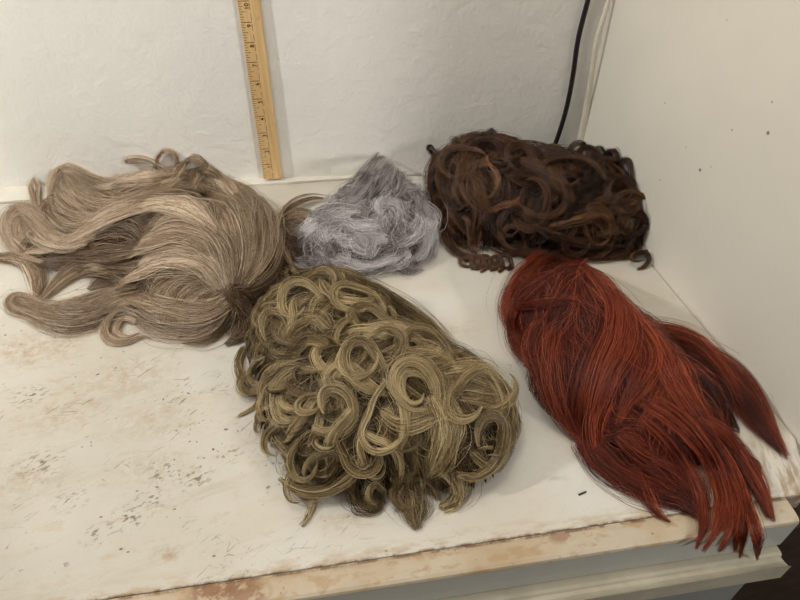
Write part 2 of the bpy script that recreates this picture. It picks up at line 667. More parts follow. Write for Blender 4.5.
            H = Hair()
            self.strands(H, g, w * rng.uniform(.6, 1.35), t, int(S * rng.uniform(.7, 1.3)), shade=rng.uniform(*shade), wob=.8)
            H.build(name, self.mat, self.root)

    def rim(self, n, lo=.004, hi=.03):
        q = self.inside(n * 12, lo)
        q = q[self.h(q[:, 0], q[:, 1]) < hi]
        return q[:n]

    def inside(self, n, edge=0.004):
        x0, x1, y0, y1 = self.bb
        out = np.zeros((0, 2))
        while len(out) < n:
            q = self.rng.uniform((x0, y0), (x1, y1), (n * 3, 2))
            out = np.vstack([out, q[self.h(q[:, 0], q[:, 1]) > edge]])
        return out[:n]

    def flow(self, arrows, S, L=(.05, .09), off=(.0005, .006), swirl=.5, m=18, shade=.45, starts=None, name='hair_layer', H=None, p=2.0, sh_scale=60., freq=55., back=.4, sel=None, curlk=0.0, fly=0.0):
        """short hairs lying along the direction field given by pixel arrows (x0,y0,x1,y1)"""
        rng = self.rng
        A = np.array([np.r_[self.drape(a[0], a[1], 0)[:2], self.drape(a[2], a[3], 0)[:2]] for a in arrows])
        C = (A[:, :2] + A[:, 2:]) / 2
        D = norm(A[:, 2:] - A[:, :2])
        own = H is None
        H = H or Hair()
        q = self.inside(S) if starts is None else starts
        S = len(q)
        Ls = rng.uniform(*L, S)
        x, y = q[:, 0].copy(), q[:, 1].copy()
        ph = rng.uniform(0, 6.28, 4)
        own_turn = rng.normal(0, curlk, S)
        pts = np.zeros((S, m, 3))
        lift = rng.uniform(off[0], off[1], S) * (1 + fly * rng.uniform(0, 1, S) ** 6)
        jit = rng.normal(0, .12, S)
        def direc(x, y):
            w = 1.0 / (((x[:, None] - C[None, :, 0]) ** 2 + (y[:, None] - C[None, :, 1]) ** 2) + 1e-4) ** p
            d = (w[..., None] * D[None]).sum(1)
            a = np.arctan2(d[:, 1], d[:, 0])
            a = a + swirl * (np.sin(freq * x + 1.3 * freq * y + ph[0]) + np.sin(1.7 * freq * x - freq * y + ph[1])) * .5 + jit
            return a
        for k in range(int(round(back * m))):
            a = direc(x, y)
            x -= np.cos(a) * Ls / m; y -= np.sin(a) * Ls / m
        s = np.linspace(0, 1, m)
        turn = np.zeros(S)
        for k in range(m):
            z = self.h(x, y)
            pts[:, k] = np.c_[x, y, z + lift * (.35 + .65 * np.sin(np.pi * s[k])) + .0008]
            a = direc(x, y) + turn
            turn = turn + own_turn
            gx, gy = self.grad(x, y)
            sl = np.clip(gx * np.cos(a) + gy * np.sin(a), -4, 4)
            st = Ls / m / np.sqrt(1 + sl * sl) * np.clip(z / .016, .06, 1)
            x = x + np.cos(a) * st; y = y + np.sin(a) * st
            y = np.minimum(y, wall_y(x) - .004)
            x = np.minimum(x, wall_x(y) - .004)
        wv = rng.normal(0, .0006, (S, 1, 3)) * np.sin(s * 9 + rng.uniform(0, 6.28, (S, 1)))[..., None]
        pts = pts + wv
        if sel is not None:
            keep = sel(pts)
            pts = pts[keep]; S = len(pts)
            q = q[keep]
        r = self.rad * rng.uniform(.7, 1.25, S)[:, None] * (1 - .6 * s[None] ** 3)
        k = shade + .16 * np.sin(sh_scale * q[:, 0] * 3 + 40 * np.sin(sh_scale * .5 * q[:, 1])) + rng.normal(0, .1, S)  # low shade darkens the under-layer, painting shade between the locks
        H.add(pts, r, self.colk(k, S, m))
        if own:
            return H.build(name, self.mat, self.root)

    def radial(self, px, py, S, reach=(.08, .14), swirl=.35, m=24, shade=.5, name='crown_hair', off=(.0005, .004), H=None, arc=(0, 6.283)):
        """hairs radiating from a crown whorl over the dome"""
        rng = self.rng
        c = self.drape(px, py, 0)[:2]
        own = H is None
        H = H or Hair()
        NC = max(8, S // 14)
        ca = rng.uniform(arc[0], arc[1], NC)
        ci = rng.integers(0, NC, S)
        a = ca[ci] + rng.normal(0, .05, S)
        L = rng.uniform(*reach, S)
        st0 = rng.uniform(0.001, .035, S) * rng.uniform(0, 1, S)
        x, y = c[0] + np.cos(a) * st0, c[1] + np.sin(a) * st0
        sg = rng.normal(swirl, .12, NC)[ci] + rng.normal(0, .05, S)
        lift = rng.uniform(*off, S)
        lf = rng.uniform(.3, 1, NC)[ci]
        pts = np.zeros((S, m, 3))
        s = np.linspace(0, 1, m)
        ph = rng.uniform(0, 6.28, NC)[ci]
        for k in range(m):
            pts[:, k] = np.c_[x, y, self.h(x, y) + .0008 + lift * lf * (.3 + .7 * np.sin(np.pi * s[k]))]
            aa = a + sg * s[k] * 1.6 + .12 * np.sin(6 * s[k] + ph)
            gx, gy = self.grad(x, y)
            sl = np.clip(gx * np.cos(aa) + gy * np.sin(aa), -5, 5)
            d = L / m / np.sqrt(1 + sl * sl) * np.clip(self.h(x, y) / .016, .05, 1)
            x = x + np.cos(aa) * d; y = y + np.sin(aa) * d
            y = np.minimum(y, wall_y(x) - .004)
        r = self.rad * rng.uniform(.7, 1.25, S)[:, None] * (1 - .6 * s[None] ** 3)
        k = shade + rng.normal(0, .15, NC)[ci] + rng.normal(0, .06, S)
        H.add(pts, r, self.colk(k, S, m, tipfade=.6))
        if own:
            return H.build(name, self.mat, self.root)


# ------------------------------------------------------------------ setting
SPK = []
for px, py, r, k in ((700, 170, .0022, .9), (768, 133, .0022, .9), (772, 102, .0014, .6), (665, 103, .0013, .6), (732, 130, .0014, .6), (711, 167, .0012, .4),
                     (660, 180, .0012, .6), (686, 147, .0011, .5), (727, 20, .0012, .4)):
    d = ray(px, py)
    t = (0.400 + .805 * .072) / (d[0] + .072 * d[1])
    SPK.append((CAM + d * t, r * 1.15, k))
m_wall_back = mat_plaster('lumpy_cream_plaster', lin(237, 234, 226))
m_wall_right = mat_plaster('smooth_cream_board', lin(226, 220, 206), SPK, .45)
m_floor = mat_simple('dark_floorboards', lin(70, 55, 42), .6, .3, .4, 8)
m_ceiling = mat_simple('white_ceiling', lin(228, 224, 214), .8, .2)

XL = -1.5
v, f = prism([(XL, wall_y(XL)), (.46, wall_y(.46)), (.46, wall_y(.46) + .12), (XL, wall_y(XL) + .12)], -.9, 1.75)
tag(link('wall_back', mesh('wall_back', v, f), m_wall_back), kind='structure')
v, f = prism([(wall_x(.28), .28), (wall_x(.28) + .12, .28), (wall_x(1) + .12, .95), (wall_x(.95), .95)], -.9, 1.75)
bevel(tag(link('wall_right', mesh('wall_right', v, f), m_wall_right), kind='structure'), .006, 3)
v, f = prism([(XL, -1.2), (1.2, -1.2), (1.2, 1.0), (XL, 1.0)], -.92, -.9)
tag(link('floor', mesh('floor', v, f), m_floor), kind='structure')
v, f = prism([(XL, -1.2), (1.2, -1.2), (1.2, 1.0), (XL, 1.0)], 1.75, 1.8)
tag(link('ceiling', mesh('ceiling', v, f), m_ceiling), kind='structure')


def tube(name, pts, r, mat, parent=None, sides=12, n=60, flat=1.0):
    g = spline(np.array(pts), n)
    T = norm(np.gradient(g[:, :3], axis=0))
    A = norm(np.cross(T, [0.05, 1, .02]))
    B = np.cross(T, A)
    rr = r * (g[:, 3] if g.shape[1] > 3 else np.ones(n))
    v = []
    for k in range(sides):
        a = 2 * math.pi * k / sides
        v.append(g[:, :3] + (A * math.cos(a) + B * math.sin(a) * flat) * rr[:, None])
    v = np.stack(v, 1).reshape(-1, 3)
    f = [(i * sides + k, i * sides + (k + 1) % sides, (i + 1) * sides + (k + 1) % sides, (i + 1) * sides + k) for i in range(n - 1) for k in range(sides)]
    f += [tuple(range(sides))[::-1], tuple((n - 1) * sides + k for k in range(sides))]
    return link(name, mesh(name, v, f, True), mat, parent)


# corner filler: a white painted bead that bows away from the corner
m_strip = mat_simple('thick_cream_paint', lin(214, 209, 196), .6, .25, .10, 18, .5)
m_bead = mat_simple('white_painted_bead', lin(226, 218, 200), .5, .3, .06, 40)
bead = [Pwall(616, -30, .012), Pwall(608, 3, .014), Pwall(597, 40, .016), Pwall(591, 80, .014), Pwall(586, 112, .010), Pwall(581, 145, .007), Pwall(575, 172, .006)]
bead = [np.r_[b, k] for b, k in zip(bead, (.8, .8, .8, .9, 1.2, 1.7, 2.0))]
tag(tube('trim_1', bead, .0042, m_bead, n=80, flat=.6), kind='structure')

# ------------------------------------------------------------------ worktop and cabinet
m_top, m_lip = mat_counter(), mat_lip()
m_grey = mat_simple('grey_painted_wood', lin(136, 137, 131), .5, .3, .1, 20)
m_mould = mat_simple('cream_painted_moulding', lin(176, 168, 148), .45, .4, .22, 25)
m_dark = mat_simple('dark_wood_and_gap', lin(62, 50, 40), .8, .1, .3, 40)

XE = .387
top = thing('worktop', 'cream painted wooden worktop with chipped scuffed paint, the five wigs lie on it', 'worktop', (-.1, .212, 0))
v, f = prism([(XL, .2338), (.4105, .2338), (wall_x(.30) - .001, .29), (wall_x(.804) - .001, wall_y(.4) - .002), (XL, wall_y(XL) - .002)], -.026, 0)
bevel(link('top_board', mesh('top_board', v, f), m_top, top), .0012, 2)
zf = Py(640, 565, .212)[2]
prof = [(.2331, -.0004), (.2331, zf), (.2105, zf), (.2105, -.0045), (.2115, -.0022), (.2140, -.0008), (.2172, -.0002), (.2230, .0)]
v, f = extrude_x(prof, XL, XE, 1)
link('front_edge_board', mesh('front_edge_board', v, f), m_lip, top)
# low filler strip along the wall
cy = lambda x: .84 - .0224 * (x + .464)
pts = [(XL, cy(XL)), (.17, cy(.17)), (.17, wall_y(.17) + .001), (XL, wall_y(XL) + .001)]
v, f = prism(pts, .0003, .004)
bevel(link('back_strip', mesh('back_strip', v, f), m_strip, top), .002, 3)

cab = thing('cabinet', 'grey painted cabinet under the cream worktop with ridged moulding and dark gap', 'cabinet', (-.5, .5, -.9))
v, f = prism([(XL, .222), (XE - .006, .222), (XE - .006, .78), (XL, .78)], -.88, zf - .006)
link('body', mesh('body', v, f), m_dark, cab)
v, f = prism([(XE - .0055, .226), (.566, .226), (.566, .276), (XE - .0055, .276)], -.88, zf - .008)
link('dark_gap_panel', mesh('dark_gap_panel', v, f), m_dark, cab)  # added dark panel standing in for the dark space beside the cabinet
z0 = zf - .0022
mz = Py(640, 594, .19)[2]
mp = [(.2225, z0), (.2050, z0), (.2025, z0 - .001), (.2012, z0 - .004), (.2012, z0 - .008), (.1985, z0 - .0095), (.1965, z0 - .0125), (.1965, z0 - .016),
      (.1930, z0 - .018), (.1905, z0 - .0215), (.1905, mz + .006), (.1925, mz + .002), (.1980, mz), (.2225, mz)]
v, f = extrude_x(mp, XL, XE - .002, 1)
link('moulding', mesh('moulding', v, f), m_mould, cab)
v, f = prism([(XL, .203), (XE - .012, .203), (XE - .012, .2215), (XL, .2215)], mz - .30, mz - .001)
bevel(link('drawer_front', mesh('drawer_front', v, f), m_grey, cab), .003)

# ------------------------------------------------------------------ yardstick leaning on the wall
rb, rt = Pwall(273, 177.6, .006), Pwall(248.6, 0, .004)
rb[2] = max(rb[2], .0042)
Lx = norm(rt - rb)
Wx = norm(np.cross(Lx, [0, 1, .0]) * 1.0)
if Wx[0] < 0:
    Wx = -Wx
Nx = np.cross(Wx, Lx)      # towards the room or away
if Nx[1] > 0:
    Nx = -Nx
yard = thing('yardstick', 'yellow wooden yardstick with black inch marks leaning upright against the back wall', 'ruler', tuple(rb))
hw, th = .0140, .0042


def rpt(l, w, n):
    return rb + Lx * l + Wx * w + Nx * n


corners = []
for l in (0, .914):
    for w, n in ((-hw, 0), (hw, 0), (hw, th), (-hw, th)):
        corners.append(rpt(l, w, n))
fc = [(3, 2, 1, 0), (4, 5, 6, 7)] + [(i, (i + 1) % 4, 4 + (i + 1) % 4, 4 + i) for i in range(4)]
bevel(link('stick', mesh('stick', corners, fc), mat_wood(), yard), .0008, 2)
m_ink = mat_simple('black_ink', lin(58, 42, 30), .6, .2, 0, 10, 0)
tv, tf = [], []
for i in range(1, 36 * 8):
    l = i * .0254 / 8
    ln = .0135 if i % 8 == 0 else (.0072 if i % 4 == 0 else (.0050 if i % 2 == 0 else .0034))
    hwid = .00042 if i % 8 == 0 else .0003
    k = len(tv)
    for a, b in ((-1, 0), (1, 0), (1, 1), (-1, 1)):
        tv.append(rpt(l + a * hwid, -hw + .0009 + b * ln, th + .00008))
    tf.append((k, k + 1, k + 2, k + 3))
for i in range(0, 36):      # broken rule line beside the figures
    for s in (.08, .58):
        k = len(tv)
        l0, l1 = (i + s) * .0254, (i + s + .34) * .0254
        for a, b in ((l0, 0), (l1, 0), (l1, 1), (l0, 1)):
            tv.append(rpt(a, -hw + .0142 + b * .0005, th + .00008))
        tf.append((k, k + 1, k + 2, k + 3))
link('inch_marks', mesh('inch_marks', tv, tf), m_ink, yard)
nv, nf = [], []
dg = bpy.context.evaluated_depsgraph_get()
for i in range(1, 36):
    cu = bpy.data.curves.new('figure', 'FONT')
    cu.body = str(i)
    cu.size = .0078
    cu.offset = .00018
    cu.resolution_u = 3
    ob = bpy.data.objects.new('figure', cu)
    COL.objects.link(ob)
    bpy.context.view_layer.update()
    dg = bpy.context.evaluated_depsgraph_get()
    me = bpy.data.meshes.new_from_object(ob.evaluated_get(dg))
    k = len(nv)
    for q in me.vertices:    # figure reads upward along the stick, its top towards the ticks
        nv.append(rpt(i * .0254 - .0064 * (1 if i < 10 else 1.6) + q.co.x, -hw + .0132 - q.co.y, th + .0001))
    nf += [tuple(k + j for j in p.vertices) for p in me.polygons]
    bpy.data.objects.remove(ob)
    bpy.data.curves.remove(cu)
    bpy.data.meshes.remove(me)
link('figures', mesh('figures', nv, nf), m_ink, yard)

# ------------------------------------------------------------------ cable and sliver
m_cable = mat_simple('black_rubber', lin(34, 28, 26), .45, .4, .1, 50, 0)
ck = [Pwall(604, -60, .008), Pwall(588, 0, .007), Pwall(578, 40, .007), Pwall(573, 75, .007), Pwall(566, 110, .007), Pwall(556, 142, .007), Pwall(548, 160, .008)]
q = Pwall(542, 174, .010)
q[2] = .0062
ck += [q, np.array([q[0] - .02, q[1] - .008, .0052]), np.array([q[0] - .06, q[1] - .012, .0052])]
ck = [np.array([ck[0][0] + .05, wall_y(ck[0][0] + .05) - .008, ck[0][2] + .25])] + ck
tag(tube('power_cable', ck, .0034, m_cable, n=90), 'black round power cable hanging down the back wall behind the brown wig', 'cable')
a, b = P(578.5, 495.2), P(586, 492.2)
d = norm(b - a); n2 = np.array([-d[1], d[0], 0]) * .0009
sv = []
for z, k in ((.0002, 1), (.0014, .7)):
    sv += [a - n2 * k + [0, 0, z], b - n2 * k * .6 + [0, 0, z], b + n2 * k + [0, 0, z], a + n2 * k * .8 + [0, 0, z]]
sf = [(3, 2, 1, 0), (4, 5, 6, 7)] + [(i, (i + 1) % 4, 4 + (i + 1) % 4, 4 + i) for i in range(4)]
tag(link('splinter', mesh('splinter', sv, sf), m_cable), 'tiny dark splinter lying on the worktop left of the red wig', 'splinter')

# ------------------------------------------------------------------ light
def lamp(name, typ, loc, power, col, size=.1, target=None, **kw):
    l = bpy.data.lights.new(name, typ)
    l.energy = power
    l.color = col
    if typ == 'AREA':
        l.size = size
    else:
        l.shadow_soft_size = size
    for k, vv in kw.items():
        setattr(l, k, vv)
    o = bpy.data.objects.new(name, l)
    COL.objects.link(o)
    o.location = loc
    if target is not None:
        o.rotation_euler = (Vector(target) - Vector(loc)).to_track_quat('-Z', 'Y').to_euler()
    return o


lamp('left_lamp', 'POINT', (-1.15, .42, 1.0), 40, (1.0, .985, .96), .04)
lamp('right_lamp', 'POINT', (1.0, -.72, .80), 40, (1.0, .985, .96), .12)
lamp('ceiling_lamp', 'AREA', (-.2, .3, 1.7), 7, (1.0, .96, .90), .5, (-.2, .3, 0))
lamp('front_fill', 'AREA', (-.75, -.75, 1.45), 3, (1.0, .97, .92), .5, (-.15, .8, .1))  # added soft fill from behind the camera, brightens the back wall
w = bpy.data.worlds.new('world')
w.use_nodes = True
w.node_tree.nodes['Background'].inputs[0].default_value = (.92, .96, 1.0, 1)
w.node_tree.nodes['Background'].inputs[1].default_value = .025
SC.world = w
vs = SC.view_settings
vs.view_transform = 'Standard'
vs.look = 'None'
vs.gamma = 1
vs.use_curve_mapping = False
vs.exposure = 0
SC.cycles.use_denoising = True

# ================================================================== ash blonde wig
def blonde():
    W = Wig('wig', 'long wavy ash blonde wig with a round crown, at the left end of the worktop', 
            [(205, 279, .082, .096, .2, .100), (152, 240, .094, .086, 0, .060), (86, 245, .085, .055, 0, .030), (72, 218, .045, .040, 0, .036), (110, 228, .080, .050, 0, .038), (165, 222, .06, .06, 0, .05), (230, 262, .07, .09, 0, .055)],
            [(78, 55, 38), (172, 146, 116), (240, 220, 194)], (190, 300), matname='ash_blonde_hair', seed=11, rough=.32, spec=.5)
    D = [(228, 293, 190, 275), (228, 293, 200, 320), (228, 293, 245, 330), (228, 293, 262, 270), (228, 293, 235, 230), (190, 240, 150, 215), (200, 200, 150, 190), (150, 300, 120, 300), (120, 210, 70, 225), (250, 230, 225, 180), (160, 270, 120, 280)]
    W.flow(D, 3500, (.05, .10), (.0003, .002), .4, shade=.25)
    W.radial(228, 292, 4500, (.08, .14), .25, shade=.48)
    for i, (pts, w, t, S, sh) in enumerate([
        # hair swept over the top of the crown towards the left
        ([(225, 288, 3), (205, 262, 5), (170, 255, 5), (140, 268, 5), (124, 285, 4)], .018, .004, 170, .66),
        ([(228, 286, 3), (215, 245, 5), (180, 228, 5), (150, 238, 5), (130, 258, 4)], .018, .004, 170, .58),
        ([(225, 296, 3), (200, 305, 5), (165, 300, 5), (138, 292, 5), (122, 292, 4)], .018, .004, 170, .62),
        ([(226, 300, 3), (205, 322, 5), (175, 328, 5), (148, 318, 5), (130, 305, 4)], .016, .004, 150, .48),
        ([(232, 284, 3), (238, 250, 5), (228, 215, 5), (205, 195, 5), (180, 190, 4)], .018, .004, 160, .50),
        ([(238, 284, 3), (258, 255, 5), (258, 220, 5), (238, 195, 5), (215, 182, 4)], .018, .004, 160, .46),
        ([(240, 290, 3), (266, 275, 5), (274, 245, 4), (268, 215, 4), (256, 195, 3)], .012, .004, 120, .34),
        ([(238, 298, 3), (258, 310, 4), (268, 295, 4), (275, 270, 3)], .014, .004, 120, .22),
        ([(234, 300, 3), (245, 318, 4), (240, 335, 4), (225, 345, 3)], .014, .004, 120, .2),
        ([(226, 302, 3), (220, 324, 4), (204, 338, 4), (182, 342, 2)], .012, .004, 140, .38),
        ([(226, 250, 1, .3), (205, 222, 3, .6), (180, 206, 6), (150, 205, 8), (120, 212, 8), (95, 224, 8), (70, 240, 7), (46, 250, 6), (24, 252, 4)], .014, .005, 170, .82),
        ([(246, 225, 1, .3), (230, 200, 4, .7), (200, 186, 8), (165, 188, 8), (130, 200, 8), (105, 208, 8), (80, 225, 8)], .014, .005, 150, .6),
        ([(245, 210, 1, .4), (225, 185, 4), (190, 176, 7), (150, 180, 8), (116, 184, 8), (88, 176, 8), (66, 165, 8), (54, 178, 6), (48, 205, 4)], .015, .006, 180, .66),
        ([(236, 198, 1, .4), (205, 180, 4), (170, 172, 6), (140, 176, 8), (110, 190, 8), (85, 188, 8), (68, 172, 10), (60, 166, 8)], .014, .005, 160, .74),
        ([(160, 196, 3), (130, 203, 6), (100, 203, 7), (78, 190, 8), (64, 172, 8), (58, 168, 7)], .014, .005, 150, .55),
        ([(140, 206, 3), (110, 212, 6), (85, 208, 6), (66, 195, 6), (56, 182, 5)], .014, .004, 150, .66),
        ([(120, 212, 3), (95, 221, 5), (72, 222, 5), (56, 212, 5), (50, 196, 5)], .013, .004, 140, .5),
        ([(100, 222, 3), (76, 232, 5), (58, 228, 5), (47, 214, 4), (45, 200, 4)], .011, .004, 110, .42),
        # big turned-over curl at the far left
        ([(95, 236, 4), (70, 242, 6), (50, 232, 8), (36, 216, 10), (22, 208, 10), (11, 214, 9), (7, 230, 7), (13, 248, 5), (30, 258, 4), (44, 262, 3)], .010, .005, 150, .62),
        ([(90, 240, 4), (66, 246, 6), (46, 240, 8), (32, 226, 9), (24, 216, 9), (17, 222, 8), (16, 236, 6), (26, 250, 4)], .010, .004, 130, .7),
        ([(70, 236, 4), (50, 228, 6), (40, 214, 8), (35, 200, 10), (31, 186, 12), (33, 178, 13), (37, 184, 12), (37, 198, 9), (40, 214, 6)], .0045, .003, 70, .66),
        # darkened locks between the bundles, shade put into their colour
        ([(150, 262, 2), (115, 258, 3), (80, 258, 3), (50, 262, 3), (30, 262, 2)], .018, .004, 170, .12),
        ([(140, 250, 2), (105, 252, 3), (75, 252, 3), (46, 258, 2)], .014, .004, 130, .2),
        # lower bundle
        ([(136, 285, 3), (124, 272, 6), (104, 264, 8), (84, 266, 8), (62, 278, 7), (46, 294, 5), (36, 305, 3)], .011, .005, 150, .6),
        ([(135, 282, 3), (118, 268, 5), (98, 266, 6), (76, 272, 6), (56, 285, 5), (40, 300, 3)], .008, .004, 100, .42),
        ([(0, 258, 5), (14, 259, 6), (26, 264, 6), (34, 276, 5), (36, 290, 4), (38, 304, 3)], .008, .003, 90, .5),
        ([(-10, 258, 5), (10, 257, 6), (25, 262, 6), (36, 270, 5), (40, 286, 4), (36, 300, 3), (30, 312, 2)], .008, .003, 90, .4),
        ([(140, 300, 3), (118, 308, 5), (96, 318, 5), (72, 323, 4), (48, 320, 4), (30, 312, 3), (15, 308, 4), (10, 300, 5), (17, 295, 6), (30, 298, 5), (46, 306, 4)], .009, .004, 150, .5),
        ([(140, 296, 3), (116, 302, 5), (92, 310, 5), (68, 312, 4), (46, 308, 4), (30, 302, 4), (20, 296, 4)], .011, .004, 140, .6),
        ([(142, 290, 3), (118, 294, 5), (95, 300, 5), (72, 306, 4), (50, 308, 4), (34, 310, 3)], .011, .004, 130, .45),
        ([(138, 312, 3), (112, 316, 4), (90, 324, 4), (66, 328, 3), (44, 322, 3), (24, 314, 2)], .009, .003, 110, .38),
        ([(132, 276, 3), (110, 278, 5), (96, 284, 4), (88, 290, 2)], .010, .003, 90, .35),
        ([(140, 286, 3), (120, 284, 5), (104, 290, 4), (92, 298, 2)], .010, .003, 90, .3),
        # small loop below
        ([(140, 318, 4), (122, 312, 5), (110, 320, 5), (106, 332, 4), (114, 341, 3), (128, 341, 3), (142, 336, 3), (152, 338, 2)], .0055, .003, 90, .5),
        ([(138, 322, 4), (124, 318, 4), (116, 326, 4), (116, 334, 3), (126, 338, 3), (140, 333, 3)], .004, .002, 50, .55),
        # loops along the top edge
        ([(176, 182, 6), (160, 176, 9), (156, 162, 14), (163, 151, 17), (173, 151, 17), (178, 160, 13), (172, 172, 8), (168, 190, 5)], .0028, .002, 46, .6),
        ([(178, 178, 6), (162, 172, 10), (157, 160, 14), (165, 149, 18), (176, 154, 16), (178, 166, 10)], .0016, .001, 18, .7),
        ([(165, 168, 6), (150, 160, 11), (138, 157, 12), (127, 158, 11), (126, 162, 10), (138, 163, 9), (152, 164, 8)], .003, .002, 46, .6),
        ([(172, 182, 6), (182, 166, 10), (192, 158, 12), (202, 162, 11), (210, 176, 8), (216, 190, 5)], .007, .003, 70, .45),
        ([(190, 190, 6), (196, 172, 10), (208, 168, 10), (222, 178, 8), (232, 192, 5)], .008, .003, 80, .5),
        ([(150, 200, 5), (160, 190, 8), (172, 180, 9), (186, 178, 8), (200, 186, 6)], .008, .003, 80, .68),
        ([(250, 240, 3), (254, 212, 6), (246, 192, 7), (232, 182, 6), (214, 176, 5)], .012, .004, 110, .42),
        ([(262, 290, 3), (276, 262, 5), (279, 238, 5), (272, 212, 5), (262, 196, 4)], .004, .002, 50, .45),
        # darker fringe hair reaching the grey wig
        ([(272, 228, 2), (284, 212, 8), (300, 202, 10), (316, 198, 8), (330, 200, 5)], .006, .002, 60, .35),
        ([(282, 262, 2), (276, 236, 8), (281, 212, 14), (296, 198, 16), (314, 194, 14), (328, 196, 12)], .0022, .0016, 26, .5),
        ([(274, 222, 2), (279, 240, 8), (290, 262, 8), (302, 278, 4), (310, 284, 2)], .003, .002, 36, .4),
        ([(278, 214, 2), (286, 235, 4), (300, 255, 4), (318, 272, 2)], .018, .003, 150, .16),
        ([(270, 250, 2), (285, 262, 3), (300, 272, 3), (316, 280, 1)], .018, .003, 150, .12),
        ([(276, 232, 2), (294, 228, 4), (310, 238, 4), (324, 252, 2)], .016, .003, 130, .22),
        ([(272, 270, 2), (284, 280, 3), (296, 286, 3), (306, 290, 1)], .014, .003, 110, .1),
        ([(282, 222, 2), (298, 214, 4), (314, 222, 4), (322, 240, 2)], .012, .003, 90, .3),
    ]):
        W.lock(pts, w, t, S, sh)
    W.flow(D, 110, (.05, .11), (.002, .006), 1.0, shade=.6, curlk=.03, fly=1.0, name='flyaway_hair')


# ================================================================== olive blonde curly wig
def rand_curls(W, n, r=(.010, .018), S=34, w=.0045, t=.0022, turns=(1.0, 1.7), shade=(.3, .75), tilt=.5, per=12, keep=None, edge=.006, off=(.001, .007)):
    rng = W.rng
    q = W.inside(n, edge)
    H = None
    for i, (x, y) in enumerate(q):
        if i % per == 0:
            if H:
                H.build('curl', W.mat, W.root)
            H = Hair()
        W.curl_at(H, x, y, rng.uniform(*r), rng.uniform(0, 6.28), rng.uniform(*turns), w * rng.uniform(.6, 1.3), t, S, rng.uniform(*shade), rng.uniform(*off), tilt)
    if H:
        H.build('curl', W.mat, W.root)


